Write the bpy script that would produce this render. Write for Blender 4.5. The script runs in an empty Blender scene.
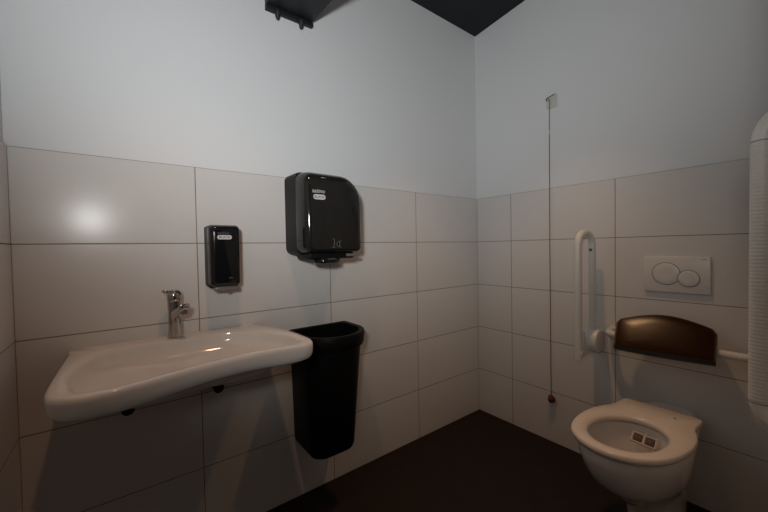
import bpy, bmesh, math, random
from mathutils import Vector, Matrix
PI = math.pi
sc = bpy.context.scene
C = sc.collection
random.seed(4)

# ------------------------------------------------------------------ materials
def mat(name, col, rough=.4, metal=0, spec=.5, var=.0, scale=8, bump=0, bscale=200, coat=0, ior=1.5):
    m = bpy.data.materials.new(name); m.use_nodes = True
    nt = m.node_tree; n = nt.nodes; l = nt.links
    b = n['Principled BSDF']
    b.inputs['Base Color'].default_value = (*col, 1)
    b.inputs['Roughness'].default_value = rough
    b.inputs['Metallic'].default_value = metal
    b.inputs['Specular IOR Level'].default_value = spec
    b.inputs['Coat Weight'].default_value = coat
    b.inputs['IOR'].default_value = ior
    tc = n.new('ShaderNodeTexCoord')
    if var:
        t = n.new('ShaderNodeTexNoise'); t.inputs['Scale'].default_value = scale; t.inputs['Detail'].default_value = 4
        l.new(tc.outputs['Object'], t.inputs['Vector'])
        mx = n.new('ShaderNodeMix'); mx.data_type = 'RGBA'
        mx.inputs['A'].default_value = (*[max(0, c*(1-var)) for c in col], 1)
        mx.inputs['B'].default_value = (*[min(1, c*(1+var)) for c in col], 1)
        l.new(t.outputs['Fac'], mx.inputs['Factor']); l.new(mx.outputs['Result'], b.inputs['Base Color'])
    if bump:
        t2 = n.new('ShaderNodeTexNoise'); t2.inputs['Scale'].default_value = bscale; t2.inputs['Detail'].default_value = 3
        l.new(tc.outputs['Object'], t2.inputs['Vector'])
        bp = n.new('ShaderNodeBump'); bp.inputs['Strength'].default_value = bump; bp.inputs['Distance'].default_value = .002
        l.new(t2.outputs['Fac'], bp.inputs['Height']); l.new(bp.outputs['Normal'], b.inputs['Normal'])
    return m

def tile_mat(name, axis, off):
    """white satin wall tiles, 60 x 30 cm, with dark joints; axis 0: joints along x, 1: along y"""
    m = mat(name, (.72, .70, .68), .21, spec=.24)
    nt = m.node_tree; n = nt.nodes; l = nt.links; b = n['Principled BSDF']
    tc = n['Texture Coordinate']; sp = n.new('ShaderNodeSeparateXYZ'); l.new(tc.outputs['Object'], sp.inputs[0])
    def M(op, a, bb=None):
        k = n.new('ShaderNodeMath'); k.operation = op
        for i, v in enumerate((a, bb)):
            if v is None: continue
            if isinstance(v, (int, float)): k.inputs[i].default_value = v
            else: l.new(v, k.inputs[i])
        return k.outputs[0]
    def dist(sock, o, period):      # distance to the nearest joint
        w = M('ADD', sock, o + period*20.5)
        f = M('FRACT', M('DIVIDE', w, period))
        return M('MULTIPLY', M('ABSOLUTE', M('SUBTRACT', f, .5)), period)
    dh = dist(sp.outputs[axis], -off, .6)
    dv = dist(sp.outputs[2], 0, TH)
    d = M('MINIMUM', dh, dv)
    g = M('LESS_THAN', d, .0017)
    # each tile its own faint tone
    ih = M('FLOOR', M('DIVIDE', M('ADD', sp.outputs[axis], -off+12), .6))
    iv = M('FLOOR', M('DIVIDE', sp.outputs[2], TH))
    cmb = n.new('ShaderNodeCombineXYZ'); l.new(ih, cmb.inputs[0]); l.new(iv, cmb.inputs[1])
    wn = n.new('ShaderNodeTexWhiteNoise'); wn.noise_dimensions = '3D'; l.new(cmb.outputs[0], wn.inputs['Vector'])
    t1 = n.new('ShaderNodeMix'); t1.data_type = 'RGBA'
    t1.inputs['A'].default_value = (.69, .672, .655, 1); t1.inputs['B'].default_value = (.72, .70, .685, 1)
    l.new(wn.outputs['Value'], t1.inputs['Factor'])
    t2 = n.new('ShaderNodeMix'); t2.data_type = 'RGBA'
    l.new(t1.outputs['Result'], t2.inputs['A']); t2.inputs['B'].default_value = (.22, .185, .16, 1)
    l.new(g, t2.inputs['Factor']); l.new(t2.outputs['Result'], b.inputs['Base Color'])
    r = n.new('ShaderNodeMix'); r.inputs['A'].default_value = .21; r.inputs['B'].default_value = .9
    l.new(g, r.inputs['Factor']); l.new(r.outputs['Result'], b.inputs['Roughness'])
    h = M('MINIMUM', d, .003)
    bp = n.new('ShaderNodeBump'); bp.inputs['Strength'].default_value = .5; bp.inputs['Distance'].default_value = .3
    l.new(h, bp.inputs['Height']); l.new(bp.outputs['Normal'], b.inputs['Normal'])
    return m

TH = .3066                       # tile row height
ZT = TH*5                        # top of the tiling
M_paint = mat('white_wall_paint', (.785, .785, .79), .65, spec=.3, var=.015, scale=3, bump=.15, bscale=120)
M_black_paint = mat('black_ceiling_paint', (.022, .024, .027), .8, spec=.2, var=.2)
M_floor = mat('dark_floor_covering', (.020, .013, .011), .6, spec=.2, var=.35, scale=14, bump=.25, bscale=90)
M_ceramic = mat('white_glazed_ceramic', (.76, .73, .70), .10, spec=.5, var=.01, coat=.3)
M_seat = mat('white_seat_plastic', (.78, .70, .62), .22, spec=.5, var=.01)
M_chrome = mat('chrome', (.52, .50, .48), .10, metal=1, var=.04, scale=40)
M_gloss_black = mat('glossy_black_plastic', (.008, .008, .009), .09, spec=.5, var=.1)
M_smoke = mat('smoked_black_cover', (.014, .0142, .0135), .06, spec=.55, var=.1)
M_matt_black = mat('matt_black_plastic', (.006, .007, .007), .45, spec=.16, var=.2, bump=.1)
M_bin = mat('black_bin_plastic', (.004, .004, .004), .5, spec=.15, var=.2, bump=.1)
M_unit = mat('black_coated_metal', (.016, .019, .021), .5, spec=.3, var=.15)
M_white_print = mat('white_print', (.66, .62, .63), .5, var=.03)
M_grey_print = mat('grey_print', (.10, .10, .10), .4, var=.05)
M_dark_print = mat('dark_print', (.03, .025, .028), .5, var=.05)
M_lip = mat('clear_grey_lip', (.20, .17, .15), .25, var=.1)
M_rail = mat('white_coated_tube', (.70, .69, .655), .3, spec=.5, var=.02, scale=30)
M_grip = mat('white_ribbed_grip', (.66, .65, .61), .38, spec=.5, var=.02, scale=30)
M_plate = mat('white_flush_plastic', (.70, .68, .655), .3, var=.01)
M_gap = mat('dark_gap', (.13, .10, .085), .7, var=.05)
M_pad = mat('dark_brown_upholstery', (.026, .0075, .002), .19, spec=.16, var=.3, scale=10, bump=.1, bscale=300)
M_pad_edge = mat('dark_brown_edge', (.010, .006, .005), .4, spec=.3, var=.2)
M_cord_red = mat('red_cord', (.16, .03, .025), .6, var=.1)
M_cord_brown = mat('brown_cord', (.13, .07, .06), .6, var=.1)
M_ball = mat('dark_red_toggle', (.10, .008, .008), .35, var=.1)
M_hook_plate = mat('translucent_plate', (.62, .62, .56), .35, var=.03)
M_wire = mat('hook_wire', (.20, .18, .15), .35, metal=.6, var=.05)
M_block = mat('off_white_plastic', (.62, .56, .53), .3, var=.03)
M_block_dark = mat('brown_block', (.10, .055, .045), .6, var=.1)
M_seam = mat('seam_grey', (.25, .24, .22), .5, var=.05)
M_grey = mat('grey_metal', (.16, .15, .14), .4, metal=.5, var=.1)
M_water = mat('water', (.35, .34, .33), .03, spec=.6, var=.01)

# ------------------------------------------------------------------ helpers
def link(name, me, m, parent=None, smooth=35):
    o = bpy.data.objects.new(name, me); C.objects.link(o)
    me.materials.append(m)
    if parent is not None: o.parent = parent
    if smooth:
        for p in me.polygons: p.use_smooth = True
        me.set_sharp_from_angle(angle=math.radians(smooth))
    return o
def obj(name, bm, m, parent=None, smooth=35, recalc=True):
    if recalc: bmesh.ops.recalc_face_normals(bm, faces=bm.faces[:])
    me = bpy.data.meshes.new(name); bm.to_mesh(me); bm.free()
    o = link(name, me, m, None, smooth)
    if parent is not None:
        o.parent = parent
        o.matrix_parent_inverse = Matrix.Translation(-Vector(parent.location))   # meshes are built in room coordinates
    return o
def thing(name, label, cat, loc, group=None):
    o = bpy.data.objects.new(name, None); C.objects.link(o); o.location = loc
    o.empty_display_size = .05
    o['label'] = label; o['category'] = cat
    if group: o['group'] = group
    return o
def struct(name, bm, m, parent=None):
    o = obj(name, bm, m, parent, smooth=None)
    if parent is None: o['kind'] = 'structure'
    return o
def box(bm, lo, hi, bev=0, segs=2):
    lo, hi = Vector(lo), Vector(hi)
    r = bmesh.ops.create_cube(bm, size=1)
    vs = r['verts']
    for v in vs: v.co = Vector(((lo[i]+hi[i])/2 + v.co[i]*(hi[i]-lo[i])) for i in range(3))
    if bev:
        es = list({e for v in vs for e in v.link_edges})
        bmesh.ops.bevel(bm, geom=es, offset=bev, segments=segs, profile=.5, affect='EDGES')
def rings(bm, R, cap0=True, cap1=True, closed=True):
    """loft a list of rings of equal length"""
    V = [[bm.verts.new(p) for p in r] for r in R]
    n = len(R[0])
    for a, b in zip(V, V[1:]):
        for i in range(n if closed else n-1):
            j = (i+1) % n
            bm.faces.new((a[i], a[j], b[j], b[i]))
    if cap0: bm.faces.new(V[0][::-1])
    if cap1: bm.faces.new(V[-1])
    return V
def frame_of(ax):
    ax = ax.normalized()
    u = ax.cross(Vector((0, 0, 1)))
    if u.length < 1e-3: u = Vector((1, 0, 0))
    u.normalize()
    return u, ax.cross(u).normalized()
def lathe(bm, base, ax, prof, n=32):
    """prof: list of (distance along the axis, radius)"""
    base, ax = Vector(base), Vector(ax).normalized(); u, w = frame_of(ax)
    R = [[base + ax*d + (u*math.cos(2*PI*i/n) + w*math.sin(2*PI*i/n))*max(r, 1e-4) for i in range(n)] for d, r in prof]
    rings(bm, R)
def rounded(P, rad, seg=8):
    """round the corners of a polyline"""
    P = [Vector(p) for p in P]; out = [P[0]]
    rad = rad if isinstance(rad, (list, tuple)) else [rad]*len(P)
    for i in range(1, len(P)-1):
        a, b, c = P[i-1], P[i], P[i+1]
        d1, d2 = (a-b).normalized(), (c-b).normalized()
        ang = d1.angle(d2); t = rad[i]/math.tan(ang/2)
        cen = b + (d1+d2).normalized()*(rad[i]/math.sin(ang/2))
        s, e = b+d1*t-cen, b+d2*t-cen
        full = s.angle(e); axis = s.cross(e).normalized()
        for k in range(seg+1):
            out.append(cen + Matrix.Rotation(full*k/seg, 3, axis) @ s)
    out.append(P[-1]); return out
def tube(bm, P, r, n=20, caps=True):
    P = [Vector(p) for p in P]
    rr = r if isinstance(r, (list, tuple)) else [r]*len(P)
    T = [((P[min(i+1, len(P)-1)]-P[max(i-1, 0)])).normalized() for i in range(len(P))]
    u, w = frame_of(T[0]); R = []
    for i, p in enumerate(P):
        u = (u - T[i]*u.dot(T[i])).normalized(); w = T[i].cross(u)
        R.append([p + (u*math.cos(2*PI*k/n)+w*math.sin(2*PI*k/n))*rr[i] for k in range(n)])
    rings(bm, R, caps, caps)
def rrect(w0, w1, h0, h1, r, seg=6):
    """rounded rectangle in 2d; r: one radius, or four (w0h0, w1h0, w1h1, w0h1)"""
    r = r if isinstance(r, (list, tuple)) else [r]*4
    out = []
    for (cx, cy, a, q) in ((w0, h0, PI, 0), (w1, h0, 1.5*PI, 1), (w1, h1, 0, 2), (w0, h1, .5*PI, 3)):
        ox = cx + (r[q] if q in (0, 3) else -r[q]); oy = cy + (r[q] if q in (0, 1) else -r[q])
        for k in range(seg+1):
            t = a + .5*PI*k/seg; out.append((ox+r[q]*math.cos(t), oy+r[q]*math.sin(t)))
    return out
def lettering(name, s, size, loc, m, parent, rot=(PI/2, 0, 0), align='CENTER', sx=1, depth=.0003):
    cu = bpy.data.curves.new(name, 'FONT'); cu.body = s; cu.size = size; cu.align_x = align; cu.align_y = 'CENTER'
    cu.extrude = depth; cu.resolution_u = 3
    t = bpy.data.objects.new('text_source', cu); C.objects.link(t)
    bpy.context.view_layer.update()
    me = bpy.data.meshes.new_from_object(t.evaluated_get(bpy.context.evaluated_depsgraph_get()))
    bpy.data.objects.remove(t); bpy.data.curves.remove(cu)
    from mathutils import Euler
    me.transform(Matrix.Translation(Vector(loc)) @ Euler(rot).to_matrix().to_4x4() @ Matrix.Diagonal((sx, 1, 1, 1)))
    me.materials.clear()
    o = link(name, me, m, None, 0)
    o.parent = parent; o.matrix_parent_inverse = Matrix.Translation(-Vector(parent.location))
    return o
def smooth_loop(P, n):
    """closed Catmull-Rom through P, sampled at n points"""
    P = [Vector((*p, 0)) for p in P]; k = len(P); out = []
    for i in range(k):
        a, b, c, d = P[i-1], P[i], P[(i+1) % k], P[(i+2) % k]
        for j in range(24):
            t = j/24
            out.append(.5*((2*b)+(c-a)*t+(2*a-5*b+4*c-d)*t*t+(3*b-a-3*c+d)*t**3))
    return out
def polar(P, cx, cy, n):
    """resample a closed star-shaped outline at n equal angles about (cx, cy)"""
    out = []; L = len(P)
    for i in range(n):
        a = 2*PI*i/n; dx, dy = math.cos(a), math.sin(a); best = None
        for q in range(L):
            p0, p1 = P[q], P[(q+1) % L]
            ex, ey = p1.x-p0.x, p1.y-p0.y
            den = dx*ey-dy*ex
            if abs(den) < 1e-12: continue
            t = ((p0.x-cx)*ey-(p0.y-cy)*ex)/den
            s = ((p0.x-cx)*dy-(p0.y-cy)*dx)/den
            if t > 0 and -1e-6 <= s <= 1+1e-6: best = max(best or 0, t)
        out.append((cx+dx*best, cy+dy*best))
    return out

# ------------------------------------------------------------------ the room
XL, YR, ZC = -2.316, -1.53, 2.90      # side wall, wall with the doorway, ceiling
T = .008                              # thickness of the tiles
DX0, DX1, DZ = -2.29, -1.40, 2.10     # doorway the photograph is taken from
bm = bmesh.new(); box(bm, (XL-.15, -2.6, -.1), (.15, .15, 0)); struct('floor', bm, M_floor)
bm = bmesh.new(); box(bm, (XL-.15, YR-.15, 0), (.15, .15, .1))
for v in bm.verts: v.co.z += 2.697-.09*v.co.y                       # the black ceiling rises a little towards the doorway
struct('ceiling', bm, M_black_paint)
def wall(side, lo, hi, tlo, thi, tm):
    bm = bmesh.new(); box(bm, lo, hi); w = struct('wall_'+side, bm, M_paint)
    bm = bmesh.new(); box(bm, tlo, thi, .0012, 1); struct('tiling', bm, tm, w)
    return w
wall('back', (XL-.13, T, 0), (.13, .13, ZC), (XL, 0, 0), (0, T, ZT), tile_mat('white_tiles_back', 0, 0))
wall('right', (T, YR-.13, 0), (.13, T, ZC), (0, YR, 0), (T, 0, ZT), tile_mat('white_tiles_right', 1, -.27))
wall('left', (XL-.13, YR-.13, 0), (XL-T, T, ZC), (XL-T, YR, 0), (XL, 0, ZT), tile_mat('white_tiles_left', 1, -.3))
# the wall with the doorway: one wall around the opening
bm = bmesh.new()
o_ = [(XL, 0), (DX0, 0), (DX0, DZ), (DX1, DZ), (DX1, 0), (T, 0), (T, ZC), (XL, ZC)]
rings(bm, [[(x, YR-T, z) for x, z in o_], [(x, YR-.10, z) for x, z in o_]])
wf = struct('wall_front', bm, M_paint)
bm = bmesh.new(); box(bm, (DX1, YR-T, 0), (0, YR, ZT), .0012, 1); struct('tiling', bm, tile_mat('white_tiles_front', 0, 0), wf)

# ------------------------------------------------------------------ wash basin
WZ = .870
basin = thing('wash_basin', 'wide white ceramic wheelchair wash basin with concave front on the tiled wall', 'wash basin', (-1.86, 0, WZ))
OUT = [(-2.185, -.001), (-2.19, -.07), (-2.195, -.25), (-2.196, -.41), (-2.190, -.468), (-2.172, -.505), (-2.13, -.530), (-2.075, -.536), (-2.0, -.519), (-1.924, -.495),
       (-1.83, -.470), (-1.731, -.457), (-1.66, -.459), (-1.605, -.466), (-1.555, -.468), (-1.522, -.455), (-1.503, -.42), (-1.500, -.37), (-1.510, -.25), (-1.535, -.12), (-1.560, -.03), (-1.572, -.001),
       (-1.7, -.001), (-1.9, -.001), (-2.05, -.001)]
INN = [(-2.155, -.41), (-2.163, -.33), (-2.15, -.23), (-2.115, -.155), (-2.05, -.112), (-1.97, -.092), (-1.88, -.088), (-1.78, -.092), (-1.69, -.112), (-1.615, -.165), (-1.565, -.25), (-1.540, -.34), (-1.545, -.405),
       (-1.585, -.432), (-1.66, -.430), (-1.74, -.425), (-1.85, -.443), (-1.95, -.468), (-2.05, -.498), (-2.115, -.495), (-2.145, -.46)]
NB = 144; bc = (-1.86, -.27)
PO = polar([Vector((min(max(p.x, -9), 9), min(p.y, -.001), 0)) for p in smooth_loop(OUT, 0)], *bc, NB)
PI_ = polar(smooth_loop(INN, 0), *bc, NB)
def inset(P, d, z):
    r = []
    for x, y in P:
        vx, vy = x-bc[0], y-bc[1]; L = math.hypot(vx, vy)
        yy = bc[1]+vy*(L-d)/L
        if y > -.004: yy = y                                       # stays against the wall
        r.append((bc[0]+vx*(L-d)/L, yy, z))
    return r
def scale_ring(P, s, z, k=0):
    return [(bc[0]+(x-bc[0])*s, bc[1]+(y-bc[1])*s+k, z) for x, y in P]
bm = bmesh.new()
R = [scale_ring(PI_, .10, .742), scale_ring(PI_, .35, .748), scale_ring(PI_, .56, .763), scale_ring(PI_, .74, .784), scale_ring(PI_, .86, .799), inset(PO, .040, .806),
     inset(PO, .018, .812), inset(PO, .009, .816), inset(PO, .004, .822), inset(PO, .001, .832), inset(PO, 0, WZ-.014), inset(PO, .0015, WZ-.007), inset(PO, .005, WZ-.0025), inset(PO, .010, WZ)]
def mix(a, b, t, z): return [(p[0]*(1-t)+q[0]*t, p[1]*(1-t)+q[1]*t, z) for p, q in zip(a, b)]
R += [mix(PO, PI_, .55, WZ), mix(PO, PI_, .9, WZ-.0005), scale_ring(PI_, 1, WZ-.003), scale_ring(PI_, .990, WZ-.010), scale_ring(PI_, .978, WZ-.024), scale_ring(PI_, .95, WZ-.042),
      scale_ring(PI_, .88, WZ-.058), scale_ring(PI_, .76, WZ-.074), scale_ring(PI_, .58, WZ-.093), scale_ring(PI_, .38, WZ-.107), scale_ring(PI_, .16, WZ-.114), scale_ring(PI_, .07, WZ-.116)]
rings(bm, R)
obj('basin', bm, M_ceramic, basin, 50)
bm = bmesh.new(); lathe(bm, (-1.86, -.27, WZ-.117), (0, 0, 1), [(0, .030), (.004, .031), (.006, .028), (.0062, .010), (.004, .004)], 32)
obj('drain', bm, M_chrome, basin)['label'] = 'chrome drain in the bowl'
for x in (-2.040, -1.745):
    bm = bmesh.new(); lathe(bm, (x, 0, .637), (0, -1, 0), [(0, .014), (.03, .014), (.032, .020), (.05, .020), (.052, .009), (.062, .009)], 20)
    box(bm, (x-.020, -.018, .63), (x+.020, -.0005, .735), .004)
    obj('bracket', bm, M_matt_black, basin)['label'] = 'dark fixing bracket under the basin'
# ------------------------------------------------------------------ mixer tap
TX, TY = -1.890, -.050
tap = thing('mixer_tap', 'small chrome single-lever mixer tap at the back of the white wash basin', 'tap', (TX, TY, WZ))
bm = bmesh.new(); lathe(bm, (TX, TY, WZ), (0, 0, 1), [(0, .027), (.004, .027), (.006, .0235), (.05, .022), (.10, .022), (.132, .0235), (.136, .0235)], 32)
obj('body', bm, M_chrome, tap)
bm = bmesh.new()
R = []
for s, w, h, z in ((.0, .018, .018, .952), (.03, .018, .017, .960), (.07, .017, .015, .974), (.10, .0165, .013, .986), (.116, .0155, .012, .991), (.120, .012, .009, .992)):
    s *= .68
    R.append([(TX+.94*a+.34*s, TY-.94*s+.34*a, WZ-.87+z+b) for a, b in rrect(-w, w, -h, h, .006, 4)])
rings(bm, R); obj('spout', bm, M_chrome, tap, 50)
bm = bmesh.new(); lathe(bm, (TX+.024, TY-.066, WZ+.108), (0, .1, -1), [(0, .011), (.012, .011), (.013, .009)], 20); obj('aerator', bm, M_grey, tap)
bm = bmesh.new(); lathe(bm, (TX, TY, WZ+.138), (0, 0, 1), [(0, .0235), (.004, .025), (.028, .0245), (.038, .020), (.043, .012), (.044, .001)], 32); obj('cap', bm, M_chrome, tap)
bm = bmesh.new(); R = []
for s, w, h, dz in ((.0, .019, .012, .166), (.02, .017, .010, .170), (.036, .014, .0075, .175), (.047, .012, .006, .178), (.051, .008, .004, .179)):
    dx, dy = -.72*s, -.30*s
    R.append([(TX+dx-.38*a, TY+dy+.92*a, WZ+dz+b) for a, b in rrect(-w, w, -h, h, min(w, h)*.8, 4)])
rings(bm, R); obj('lever', bm, M_chrome, tap, 50)

# ------------------------------------------------------------------ soap dispenser
SX0, SX1, SZ0, SZ1, SD = -1.774, -1.659, 1.044, 1.298, .112
soap = thing('soap_dispenser', 'slim glossy black soap dispenser on the white tiles above the wash basin', 'soap dispenser', ((SX0+SX1)/2, 0, SZ0))
def shell(bm, x0, x1, z0, z1, prof, r):
    """rounded-rectangle slab grown from the wall towards -y; prof: (depth, inset left, right, bottom, top)"""
    R = []
    for d, il, ir, ib, it, rr in prof:
        R.append([(x, -d, z) for x, z in rrect(x0+il, x1-ir, z0+ib, z1-it, rr, 6)])
    rings(bm, R)
bm = bmesh.new(); shell(bm, SX0, SX1, SZ0, SZ1, [(0, 0, 0, .004, .002, .012), (.045, 0, 0, .002, .001, .013), (.062, .001, .001, .003, .002, .013), (.064, .004, .004, .006, .005, .012)], 0)
obj('back_housing', bm, M_matt_black, soap, 40)
bm = bmesh.new(); shell(bm, SX0, SX1, SZ0, SZ1, [(.0645, .003, .003, .014, .005, .012), (.066, 0, 0, .012, 0, .014), (.090, .001, .001, .010, .002, .016), (.101, .004, .004, .013, .006, .016), (SD-.003, .010, .010, .018, .013, .015), (SD, .017, .017, .024, .022, .012)], 0)
obj('cover', bm, M_gloss_black, soap, 60)
bm = bmesh.new(); box(bm, (SX0+.018, -.095, SZ0-.008), (SX1-.006, -.035, SZ0+.009), .005); lathe(bm, (-1.705, -.075, SZ0-.008), (0, 0, -1), [(0, .009), (.006, .008), (.010, .003)], 16)
obj('nozzle_lip', bm, M_lip, soap)['label'] = 'translucent grey-brown nozzle lip'
lettering('lettering', 'satino', .0185, (-1.724, -SD-.0004, 1.264), M_grey_print, soap, sx=1.0)
def pill(name, x0, x1, z0, z1, y, m, parent):
    bm = bmesh.new(); o = rrect(x0, x1, z0, z1, (z1-z0)*.45, 5)
    rings(bm, [[(x, y+.001, z) for x, z in o], [(x, y-.0006, z) for x, z in o]])
    return obj(name, bm, m, parent)
badge = pill('badge', -1.747, -1.694, 1.239, 1.2555, -SD, M_white_print, soap); badge['label'] = 'white badge with dark lettering'
lettering('badge_lettering', 'BLACK', .0125, (-1.7205, -SD-.0010, 1.2472), M_dark_print, soap, sx=1.08)
bm = bmesh.new(); box(bm, (-1.708, -SD-.0016, 1.085), (-1.694, -SD+.004, 1.0885), .0006); obj('level_mark', bm, M_grey_print, soap)

# ------------------------------------------------------------------ paper towel dispenser
PX0, PX1, PZ0, PZ1, PD = -1.430, -1.140, 1.146, 1.542, .215
towel = thing('paper_towel_dispenser', 'large rounded glossy black paper towel dispenser on the wall above the waste bin', 'towel dispenser', ((PX0+PX1)/2, 0, PZ0))
bm = bmesh.new()
shell(bm, PX0, PX1, PZ0, PZ1, [(0, 0, -.02, .022, 0, [.035, .035, .08, .03]), (.10, 0, -.01, .020, .002, [.035, .035, .08, .03]), (.122, .001, 0, .022, .005, [.035, .035, .08, .03]), (.124, .005, .005, .026, .009, [.034, .034, .078, .03])], 0)
obj('back_housing', bm, M_matt_black, towel, 40)
bm = bmesh.new()
shell(bm, PX0, PX1, PZ0, PZ1, [(.1245, .004, .003, .032, .010, .034), (.126, .001, 0, .030, .006, [.034, .03, .085, .04]), (.165, .003, 0, .032, .010, [.034, .02, .095, .045]), (.190, .007, .001, .034, .018, [.034, .02, .10, .045]),
     (.204, .013, .004, .037, .028, [.032, .02, .10, .045]), (.211, .022, .010, .042, .040, [.03, .02, .095, .042]), (PD, .034, .022, .050, .055, [.028, .018, .085, .04])], 0)
obj('cover', bm, M_smoke, towel, 60)
bm = bmesh.new(); box(bm, (PX0+.03, -.185, PZ0+.004), (PX1-.03, -.05, PZ0+.033), .008, 3)
obj('paper_slot', bm, M_matt_black, towel)
bm = bmesh.new()
R = []
for z, s in ((.0, .86), (-.008, .95), (-.018, 1), (-.026, .97), (-.028, .90)):
    R.append([(-1.298+s*.064*math.cos(2*PI*i/32), -.150+s*.050*math.sin(2*PI*i/32), PZ0+.012+z) for i in range(32)])
rings(bm, R); obj('feed_knob', bm, M_gloss_black, towel)
bm = bmesh.new(); box(bm, (-1.318, -.2025, PZ0+.001), (-1.276, -.199, PZ0+.005), .0005); obj('knob_mark', bm, M_grey_print, towel)
bm = bmesh.new(); box(bm, (PX1-.075, -.190, PZ0+.012), (PX1-.004, -.02, PZ0+.026), .004); obj('clear_edge', bm, M_lip, towel)
lettering('lettering', 'satino', .025, (-1.363, -PD-.0006, 1.444), M_white_print, towel, sx=1.0)
badge = pill('badge', -1.388, -1.331, 1.408, 1.4295, -PD, M_white_print, towel); badge['label'] = 'white badge with dark lettering'
lettering('badge_lettering', 'BLACK', .0155, (-1.3595, -PD-.0010, 1.4188), M_dark_print, towel, sx=1.02)
bm = bmesh.new()                                                   # the pictogram low on the cover: a wavy stroke and a small square with a tail
SYM = Vector((-1.278, -PD-.0005, 1.2175))
tube(bm, [SYM+Vector(p) for p in ((-.022, 0, .024), (-.015, 0, .019), (-.0125, 0, .008), (-.014, 0, -.004), (-.018, 0, -.015), (-.026, 0, -.017))], .0018, 8)
tube(bm, [SYM+Vector(p) for p in ((-.026, 0, -.017), (-.008, 0, -.017))], .0014, 8)
tube(bm, [SYM+Vector(p) for p in ((.021, 0, .016), (.015, 0, .009), (.001, 0, .007), (-.001, 0, -.003), (.001, 0, -.014), (.012, 0, -.015), (.014, 0, -.002), (.013, 0, .007))], .0017, 8)
tube(bm, [SYM+Vector(p) for p in ((.013, 0, -.006), (.016, 0, -.015), (.020, 0, -.018))], .0016, 8)
obj('pictogram', bm, M_grey_print, towel)

# ------------------------------------------------------------------ waste bin
bin_ = thing('waste_bin', 'tall black plastic waste bin hung on the tiles beside the wash basin', 'waste bin', (-1.29, 0, .275))
def bring(x0, x1, y1, r, z, y0=0): return [(x, -y, z) for x, y in rrect(x0, x1, y0, y1, [.012, .012, r, r], 8)]
bm = bmesh.new()
rings(bm, [bring(-1.395, -1.215, .215, .05, .275), bring(-1.408, -1.200, .232, .06, .283), bring(-1.414, -1.194, .238, .065, .30), bring(-1.424, -1.136, .258, .125, .74), bring(-1.424, -1.136, .258, .125, .775),
           bring(-1.416, -1.144, .250, .12, .775, .008), bring(-1.405, -1.204, .230, .06, .30, .008)])
obj('body', bm, M_bin, bin_, 40)
bm = bmesh.new()
rings(bm, [bring(-1.4245, -1.1355, .2585, .125, .752), bring(-1.432, -1.120, .272, .145, .750), bring(-1.434, -1.116, .276, .15, .756), bring(-1.433, -1.112, .280, .152, .804), bring(-1.430, -1.115, .276, .15, .813), bring(-1.423, -1.122, .268, .145, .815),
           bring(-1.411, -1.136, .254, .13, .811, .012), bring(-1.411, -1.137, .252, .128, .744, .012)], False, False)
obj('rim', bm, M_bin, bin_, 40)

# ------------------------------------------------------------------ toilet
YC = -1.115
toilet = thing('toilet', 'white ceramic toilet with open seat and no lid below the backrest', 'toilet', (0, YC, .1))
def skew(bm):
    for v in bm.verts: v.co.y += -v.co.x*.080
def egg(L, w, x1, n=72, p=2.2, back=.66, xw=.42):
    """plan of the bowl: rounded front at x=-L, back at x1, half width w"""
    out = []
    for i in range(n):
        a = 2*PI*i/n; c, s = math.cos(a), math.sin(a)
        xm = -L*.58
        if c < 0: x = xm + (L+xm)*-abs(c)**(2/p)
        else: x = xm + (x1-xm)*abs(c)**(2/5.)
        y = w*(1 if s > 0 else -1)*abs(s)**(2/p)
        if c > 0: y *= 1-(1-back)*((x-xm)/(x1-xm))**.8
        out.append((x, YC+y))
    return out
def er(L, w, z, x1=-.001, **k): return [(x, y, z) for x, y in egg(L, w, x1, **k)]
bm = bmesh.new()
OUTER = [er(.360, .088, .001), er(.365, .089, .02), er(.385, .090, .09), er(.410, .093, .140), er(.450, .099, .178), er(.520, .113, .212), er(.585, .131, .245), er(.632, .147, .288), er(.664, .159, .335), er(.684, .168, .385), er(.691, .170, .418), er(.688, .168, .427), er(.680, .163, .432)]
def hole(s, z, cx=-.495, a=.150, b=.117):
    out = []
    for i in range(72):
        t = 2*PI*i/72; c, q = math.cos(t), math.sin(t)
        out.append((cx+s*a*(1 if c > 0 else -1)*abs(c)**.93, YC+s*b*(1 if q > 0 else -1)*abs(q)**.95, z))
    return out
INNER = [hole(1.09, .432), hole(1.06, .425), hole(1.05, .40), hole(.99, .36), hole(.86, .31, -.49), hole(.68, .265, -.475), hole(.52, .235, -.46), hole(.44, .20, -.45), hole(.30, .17, -.44)]
rings(bm, OUTER+INNER)
skew(bm); obj('bowl', bm, M_ceramic, toilet, 50)
bm = bmesh.new(); rings(bm, [hole(.50, .212, -.458), hole(.50, .214, -.458)]); skew(bm); obj('water', bm, M_water, toilet)
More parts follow.
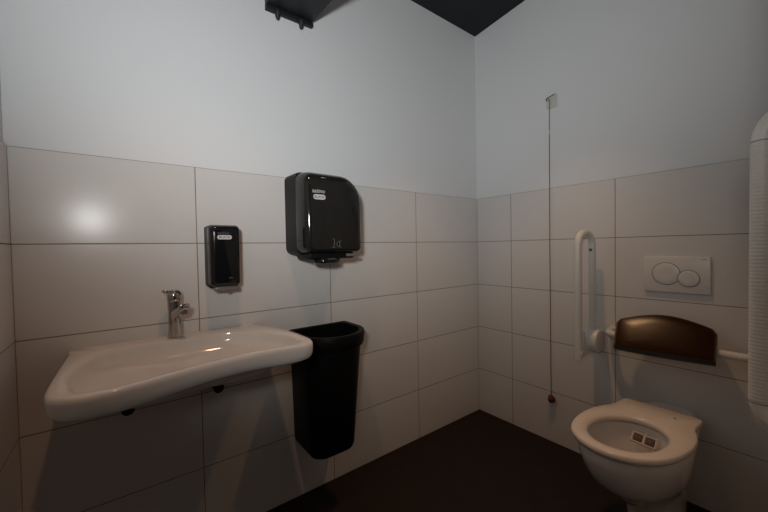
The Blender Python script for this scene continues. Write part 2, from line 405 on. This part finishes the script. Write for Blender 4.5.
# seat: ring with a squarer, narrower hinge end
SEAT = [(-.706, 0), (-.700, .045), (-.675, .095), (-.625, .142), (-.55, .170), (-.46, .181), (-.38, .176), (-.32, .160), (-.285, .146), (-.25, .141), (-.20, .140), (-.165, .139), (-.158, .132), (-.157, .08), (-.157, 0)]
SEAT = SEAT + [(x, -y) for x, y in SEAT[-2:0:-1]]
SO = polar(smooth_loop([(x, YC+y) for x, y in SEAT], 0), -.45, YC, 120)
SI = polar([Vector((x, y, 0)) for x, y, z in hole(1, 0)], -.45, YC, 120)
def sring(P, s, z): return [(-.45+(x+.45)*s, YC+(y-YC)*s, z) for x, y in P]
SZ = .464
bm = bmesh.new()
V = rings(bm, [sring(SI, 1.04, SZ-.026), sring(SO, .96, SZ-.026), sring(SO, .985, SZ-.024), sring(SO, 1, SZ-.015), sring(SO, 1, SZ-.010), sring(SO, .992, SZ-.003), sring(SO, .975, SZ), mix(SO, SI, .55, SZ+.001), sring(SI, 1.07, SZ-.002), sring(SI, 1.02, SZ-.008), sring(SI, 1, SZ-.018), sring(SI, 1.04, SZ-.026)], False, False)
bmesh.ops.remove_doubles(bm, verts=bm.verts[:], dist=1e-5)
skew(bm); obj('seat', bm, M_seat, toilet, 60)['label'] = 'cream-white seat ring'
for s in (-1, 1):
    bm = bmesh.new(); lathe(bm, (-.195, YC+s*.078, .430), (0, 0, 1), [(0, .014), (.007, .014), (.0075, .009)], 20); skew(bm); obj('hinge', bm, M_chrome, toilet)
bm = bmesh.new(); lathe(bm, (-.235, YC-.068, SZ+.0005), (0, 0, 1), [(0, .005), (.0015, .004)], 14); skew(bm); obj('screw_cap', bm, M_gap, toilet)['label'] = 'small dark screw spot on the seat'

# rim block holder at the back of the bowl
blk = thing('rim_block_holder', 'small white plastic rim block cage hanging inside the toilet bowl', 'toilet freshener', (-.36, YC, .36))
BM = Matrix.Translation((-.385, YC+.016, .398)) @ Matrix.Rotation(math.radians(-42), 4, 'Y') @ Matrix.Rotation(math.radians(8), 4, 'X')
def place(bm): bmesh.ops.transform(bm, matrix=BM, verts=bm.verts[:])
bm = bmesh.new()
for a, b, c, d in ((-.022, .022, .036, .042), (-.022, .022, -.042, -.036), (-.022, .022, -.004, .004), (-.022, -.016, -.042, .042), (.016, .022, -.042, .042)):
    box(bm, (a, c, -.006), (b, d, .006), .002, 1)
place(bm); obj('cage', bm, M_block, blk)
for y in (-.020, .020):
    bm = bmesh.new(); box(bm, (-.015, y-.015, -.005), (.015, y+.015, .002), .004); place(bm); obj('block', bm, M_block_dark, blk)
bm = bmesh.new(); tube(bm, [BM @ Vector(p) for p in ((.018, 0, -.003), (.028, 0, -.006), (.036, 0, -.007))], .003, 8)
obj('hook', bm, M_block, blk)

# ------------------------------------------------------------------ flush plate
fl = thing('flush_plate', 'rectangular white flush plate with two round buttons above the backrest', 'flush plate', (0, -1.116, 1.045))
FP = .013
bm = bmesh.new(); box(bm, (-FP, -1.236, .962), (-.0003, -.996, 1.130), .004, 3); obj('plate', bm, M_plate, fl)
for nm, y, z, r, lift in (('large_button', -1.082, 1.050, .051, 0), ('small_button', -1.163, 1.032, .0365, .0012)):
    bm = bmesh.new(); lathe(bm, (-FP+.0005, y, z), (-1, 0, 0), [(0, r), (.0016+lift, r), (.0022+lift, r-.001), (.0016+lift, r*.5), (.0014+lift, .001)], 48); b = obj(nm, bm, M_plate, fl)
    bm = bmesh.new(); R = []
    for d, rr in ((0, r), (.0020+lift, r), (.0020+lift, r+.0022), (0, r+.0022), (0, r)):
        R.append([(-FP+.0005-d, y+rr*math.cos(2*PI*i/48), z+rr*math.sin(2*PI*i/48)) for i in range(48)])
    rings(bm, R, False, False); g = obj('gap_ring', bm, M_gap, None); g.parent = b; g['label'] = 'dark gap around the button'
bm = bmesh.new(); box(bm, (-FP-.0004, -1.226, 1.1165), (-FP+.001, -1.205, 1.1185)); obj('brand_mark', bm, M_grey_print, fl)

# ------------------------------------------------------------------ backrest
back = thing('backrest', 'dark brown padded backrest on a white tube rail above the toilet', 'backrest', (0, -1.09, .74))
tilt = math.radians(40)
BMX = Matrix.Translation((-.146, -1.098, .682)) @ Matrix.Rotation(math.radians(7), 4, 'Z') @ Matrix.Rotation(tilt, 4, 'Y')
prof = []                                                          # outline of the pad in (y, up)
Wb, Wt, Hs, Hm = .174, .173, .142, .192
prof += [(-Wb, 0), (-Wb*.5, -.002), (0, -.003), (Wb*.5, -.002), (Wb, 0), (Wb, .012), (Wt+.004, Hs-.02), (Wt-.010, Hs+.004)]
for k in range(1, 16):
    a = k/16; prof.append(((Wt-.012)*(1-2*a), Hs+.006+(Hm-Hs-.006)*math.sin(PI*a)))
prof += [(-Wt+.010, Hs+.004), (-Wt-.004, Hs-.02), (-Wb, .012)]
def pring(s, x, sh=.07): return [BMX @ Vector((x-.08*(y*s)**2, y*s, sh+(z-sh)*s)) for y, z in prof]
bm = bmesh.new(); rings(bm, [pring(.95, 0), pring(1, -.006), pring(1, -.050), pring(.6, -.0495), pring(.2, -.0495)], True, True); obj('shell', bm, M_pad_edge, back, 40)
bm = bmesh.new(); rings(bm, [pring(.965, -.0495), pring(.965, -.0515), pring(.955, -.0530), pring(.93, -.0537), pring(.6, -.0545), pring(.2, -.0548)]); obj('pad', bm, M_pad, back, 50)['label'] = 'dark brown padded front'
bm = bmesh.new(); tube(bm, rounded([(-.006, -.860, .742), (-.100, -.860, .742), (-.105, -1.39, .735), (-.006, -1.39, .735)], .05), .0165); obj('rail', bm, M_rail, back)['label'] = 'white tube rail'
for y, z, r in ((-.860, .742, .0205), (-1.39, .735, .033)):
    bm = bmesh.new(); lathe(bm, (-.0005, y, z), (-1, 0, 0), [(0, r), (.006, r), (.012, r-.002), (.014, .018)], 32); obj('flange', bm, M_rail, back)
for y in (-1.00, -1.18):
    bm = bmesh.new(); box(bm, (-.135, y-.018, .715), (-.086, y+.018, .760), .005); obj('clamp', bm, M_pad_edge, back)

# ------------------------------------------------------------------ folding grab rail
RY = -.785
rail = thing('folding_grab_rail', 'white U-shaped folding grab rail, swung up beside the toilet next to the cord', 'grab rail', (0, RY, .69))
bm = bmesh.new(); tube(bm, rounded([(-.215, RY+.008, .610), (-.215, RY+.008, 1.255), (-.074, RY-.004, 1.255), (-.074, RY-.004, .69)], .068, 12), .0165, 20); obj('rail', bm, M_rail, rail)
bm = bmesh.new(); lathe(bm, (-.085, RY+.022, .690), (0, -1, 0), [(0, .050), (.004, .055), (.012, .057), (.060, .059), (.066, .057), (.069, .050)], 40); obj('hinge_drum', bm, M_rail, rail)
bm = bmesh.new(); box(bm, (-.016, RY-.035, .62), (-.0005, RY+.030, .745), .005); box(bm, (-.06, RY-.025, .65), (-.012, RY+.02, .73), .006); obj('wall_plate', bm, M_rail, rail)
bm = bmesh.new(); rings(bm, [[(x, RY+y, z) for x, z in rrect(-.222, -.085, .630, .658, .012, 4)] for y in (-.012, .012)])
box(bm, (-.198, RY-.010, .645), (-.170, RY+.010, .750), .006)
obj('link', bm, M_rail, rail)
bm = bmesh.new(); lathe(bm, (-.095, RY-.004, 1.165), (-1, 0, 0), [(0, .008), (.003, .007)], 16); obj('stop_button', bm, M_gap, rail)['label'] = 'small dark stop button'

# ------------------------------------------------------------------ fixed grab bar by the doorway
GX, GY = -.95, -1.462
gb = thing('wall_grab_bar', 'thick white upright grab bar with ribbed grip nearest the camera beyond the toilet', 'grab bar', (GX, YR, 1.13))
bm = bmesh.new(); tube(bm, rounded([(GX, YR+.002, 1.470), (GX, GY, 1.470), (GX, GY, .802), (GX, YR+.002, .802)], [0, .062, .046, 0], 12), .017, 28); obj('tube', bm, M_rail, gb)
bm = bmesh.new(); R = []
z = .850; k = 0
while z < 1.402:
    for dz, r in ((0, .0179), (.0016, .0184), (.0048, .0184), (.0064, .0179)):
        R.append([(GX+r*math.cos(2*PI*i/28), GY+r*math.sin(2*PI*i/28), z+dz) for i in range(28)])
    z += .008
rings(bm, R, False, False); obj('ribbed_grip', bm, M_grip, gb, 25)
for z in (.846, 1.406):
    bm = bmesh.new(); lathe(bm, (GX, GY, z-.001), (0, 0, 1), [(0, .0172), (.0002, .01745), (.0022, .01745), (.0024, .0172)], 28); obj('seam_ring', bm, M_seam, gb)
for z in (.802, 1.470):
    bm = bmesh.new(); lathe(bm, (GX, YR+.0005, z), (0, 1, 0), [(0, .038), (.005, .038), (.010, .032), (.012, .018)], 32); obj('flange', bm, M_rail, gb)

# ------------------------------------------------------------------ emergency cord
KY = -.534
cord = thing('emergency_pull_cord', 'thin red emergency pull cord hanging down the wall from a small square plate', 'pull cord', (T, KY, 2.04))
bm = bmesh.new(); box(bm, (T-.005, -.574, 2.003), (T-.0003, -.510, 2.078), .002); obj('wall_plate', bm, M_hook_plate, cord)['label'] = 'small square off-white plate'
bm = bmesh.new(); tube(bm, rounded([(T-.006, -.560, 2.081), (T-.006, -.508, 2.070), (T-.006, -.512, 2.055)], .006, 4), .003, 8)
tube(bm, rounded([(T-.006, -.518, 2.062), (T-.012, -.532, 2.055), (T-.012, KY, 2.04)], .005, 4), .0025, 8)
obj('hook', bm, M_wire, cord)
KX = -.010
bm = bmesh.new(); tube(bm, [(KX+.006, KY, 2.045), (KX, KY, 1.95), (KX, KY, 1.868)], .0022, 8); obj('upper_cord', bm, M_cord_brown, cord)
bm = bmesh.new(); lathe(bm, (KX, KY, 1.872), (0, 0, -1), [(0, .002), (.004, .005), (.018, .005), (.022, .002)], 12); obj('connector', bm, M_hook_plate, cord)
bm = bmesh.new(); tube(bm, [(KX, KY, 1.852), (KX, KY+.002, 1.2), (KX, KY, .29)], .0023, 8); obj('lower_cord', bm, M_cord_red, cord)
bm = bmesh.new(); lathe(bm, (KX-.012, KY, .296), (.1, -.25, -1), [(0, .003), (.006, .010), (.022, .020), (.036, .021), (.044, .017), (.047, .001)], 20); obj('toggle', bm, M_ball, cord)

# ------------------------------------------------------------------ black unit high on the wall
un = thing('overhead_box', 'flat black overhead box fixed high on the white wall with two pegs beneath', 'wall fixture', (-1.385, T, 2.29))
bm = bmesh.new(); box(bm, (-1.499, -.62, 2.297), (-1.274, T-.0005, 2.372), .004)
for v in bm.verts: v.co.x += (-.02 if v.co.x < -1.385 else .03)*min(1, max(0, -v.co.y))
obj('body', bm, M_unit, un)
bm = bmesh.new(); box(bm, (-1.499, -.014, 2.277), (-1.271, T-.0005, 2.298), .002); obj('mounting_lip', bm, M_unit, un)
for x in (-1.448, -1.334):
    bm = bmesh.new(); lathe(bm, (x, -.016, 2.283), (0, .12, -1), [(0, .014), (.010, .014), (.014, .012), (.030, .009), (.036, .006), (.038, .001)], 16); obj('peg', bm, M_unit, un)

# ------------------------------------------------------------------ light
def spot(name, loc, target, power, col, deg, blend, rad):
    d = bpy.data.lights.new(name, 'SPOT'); d.energy = power; d.color = col; d.spot_size = math.radians(deg); d.spot_blend = blend; d.shadow_soft_size = rad
    o = bpy.data.objects.new(name, d); C.objects.link(o); o.location = loc
    o.rotation_euler = (Vector(target)-Vector(loc)).to_track_quat('-Z', 'Y').to_euler(); return o
spot('ceiling_downlight', (-1.80, -.77, 2.72), (-1.80, -.77, 0), 21, (1, .56, .32), 84, .8, .035)
spot('ceiling_downlight', (-.68, -.72, 2.72), (-.68, -.72, 0), 31, (1, .57, .28), 72, .8, .035)
spot('camera_flash', (-2.228, -1.60, 1.424), (-1.05, 0, 2.55), 46, (.87, .94, 1), 108, 1, .07)      # the flash and its diffuser
spot('flash_diffuser', (-2.228, -1.60, 1.424), (-.90, 0, 2.2), 34, (1, .985, .93), 118, 1, .07)
w = bpy.data.worlds.new('World'); sc.world = w; w.use_nodes = True
w.node_tree.nodes['Background'].inputs[0].default_value = (.5, .6, .75, 1); w.node_tree.nodes['Background'].inputs[1].default_value = .01

# ------------------------------------------------------------------ camera
yaw, pitch, roll = 9.20562406e-01, -2.34418333e-02, -1.79156257e-02
fw = Vector((math.cos(yaw)*math.cos(pitch), math.sin(yaw)*math.cos(pitch), math.sin(pitch)))
rt = fw.cross(Vector((0, 0, 1))).normalized(); up = rt.cross(fw)
r2 = rt*math.cos(roll)+up*math.sin(roll); u2 = -rt*math.sin(roll)+up*math.cos(roll)
cd = bpy.data.cameras.new('camera'); cam = bpy.data.objects.new('camera', cd); C.objects.link(cam)
m = Matrix((r2, u2, -fw)).transposed().to_4x4(); m.translation = (-2.03349, -1.55275, 1.19393)
cam.matrix_world = m
cd.sensor_width = 36; cd.lens = 340.58*36/768; cd.clip_start = .02
sc.camera = cam
vs = sc.view_settings
vs.view_transform = 'Standard'; vs.look = 'None'; vs.gamma = 1; vs.exposure = 0
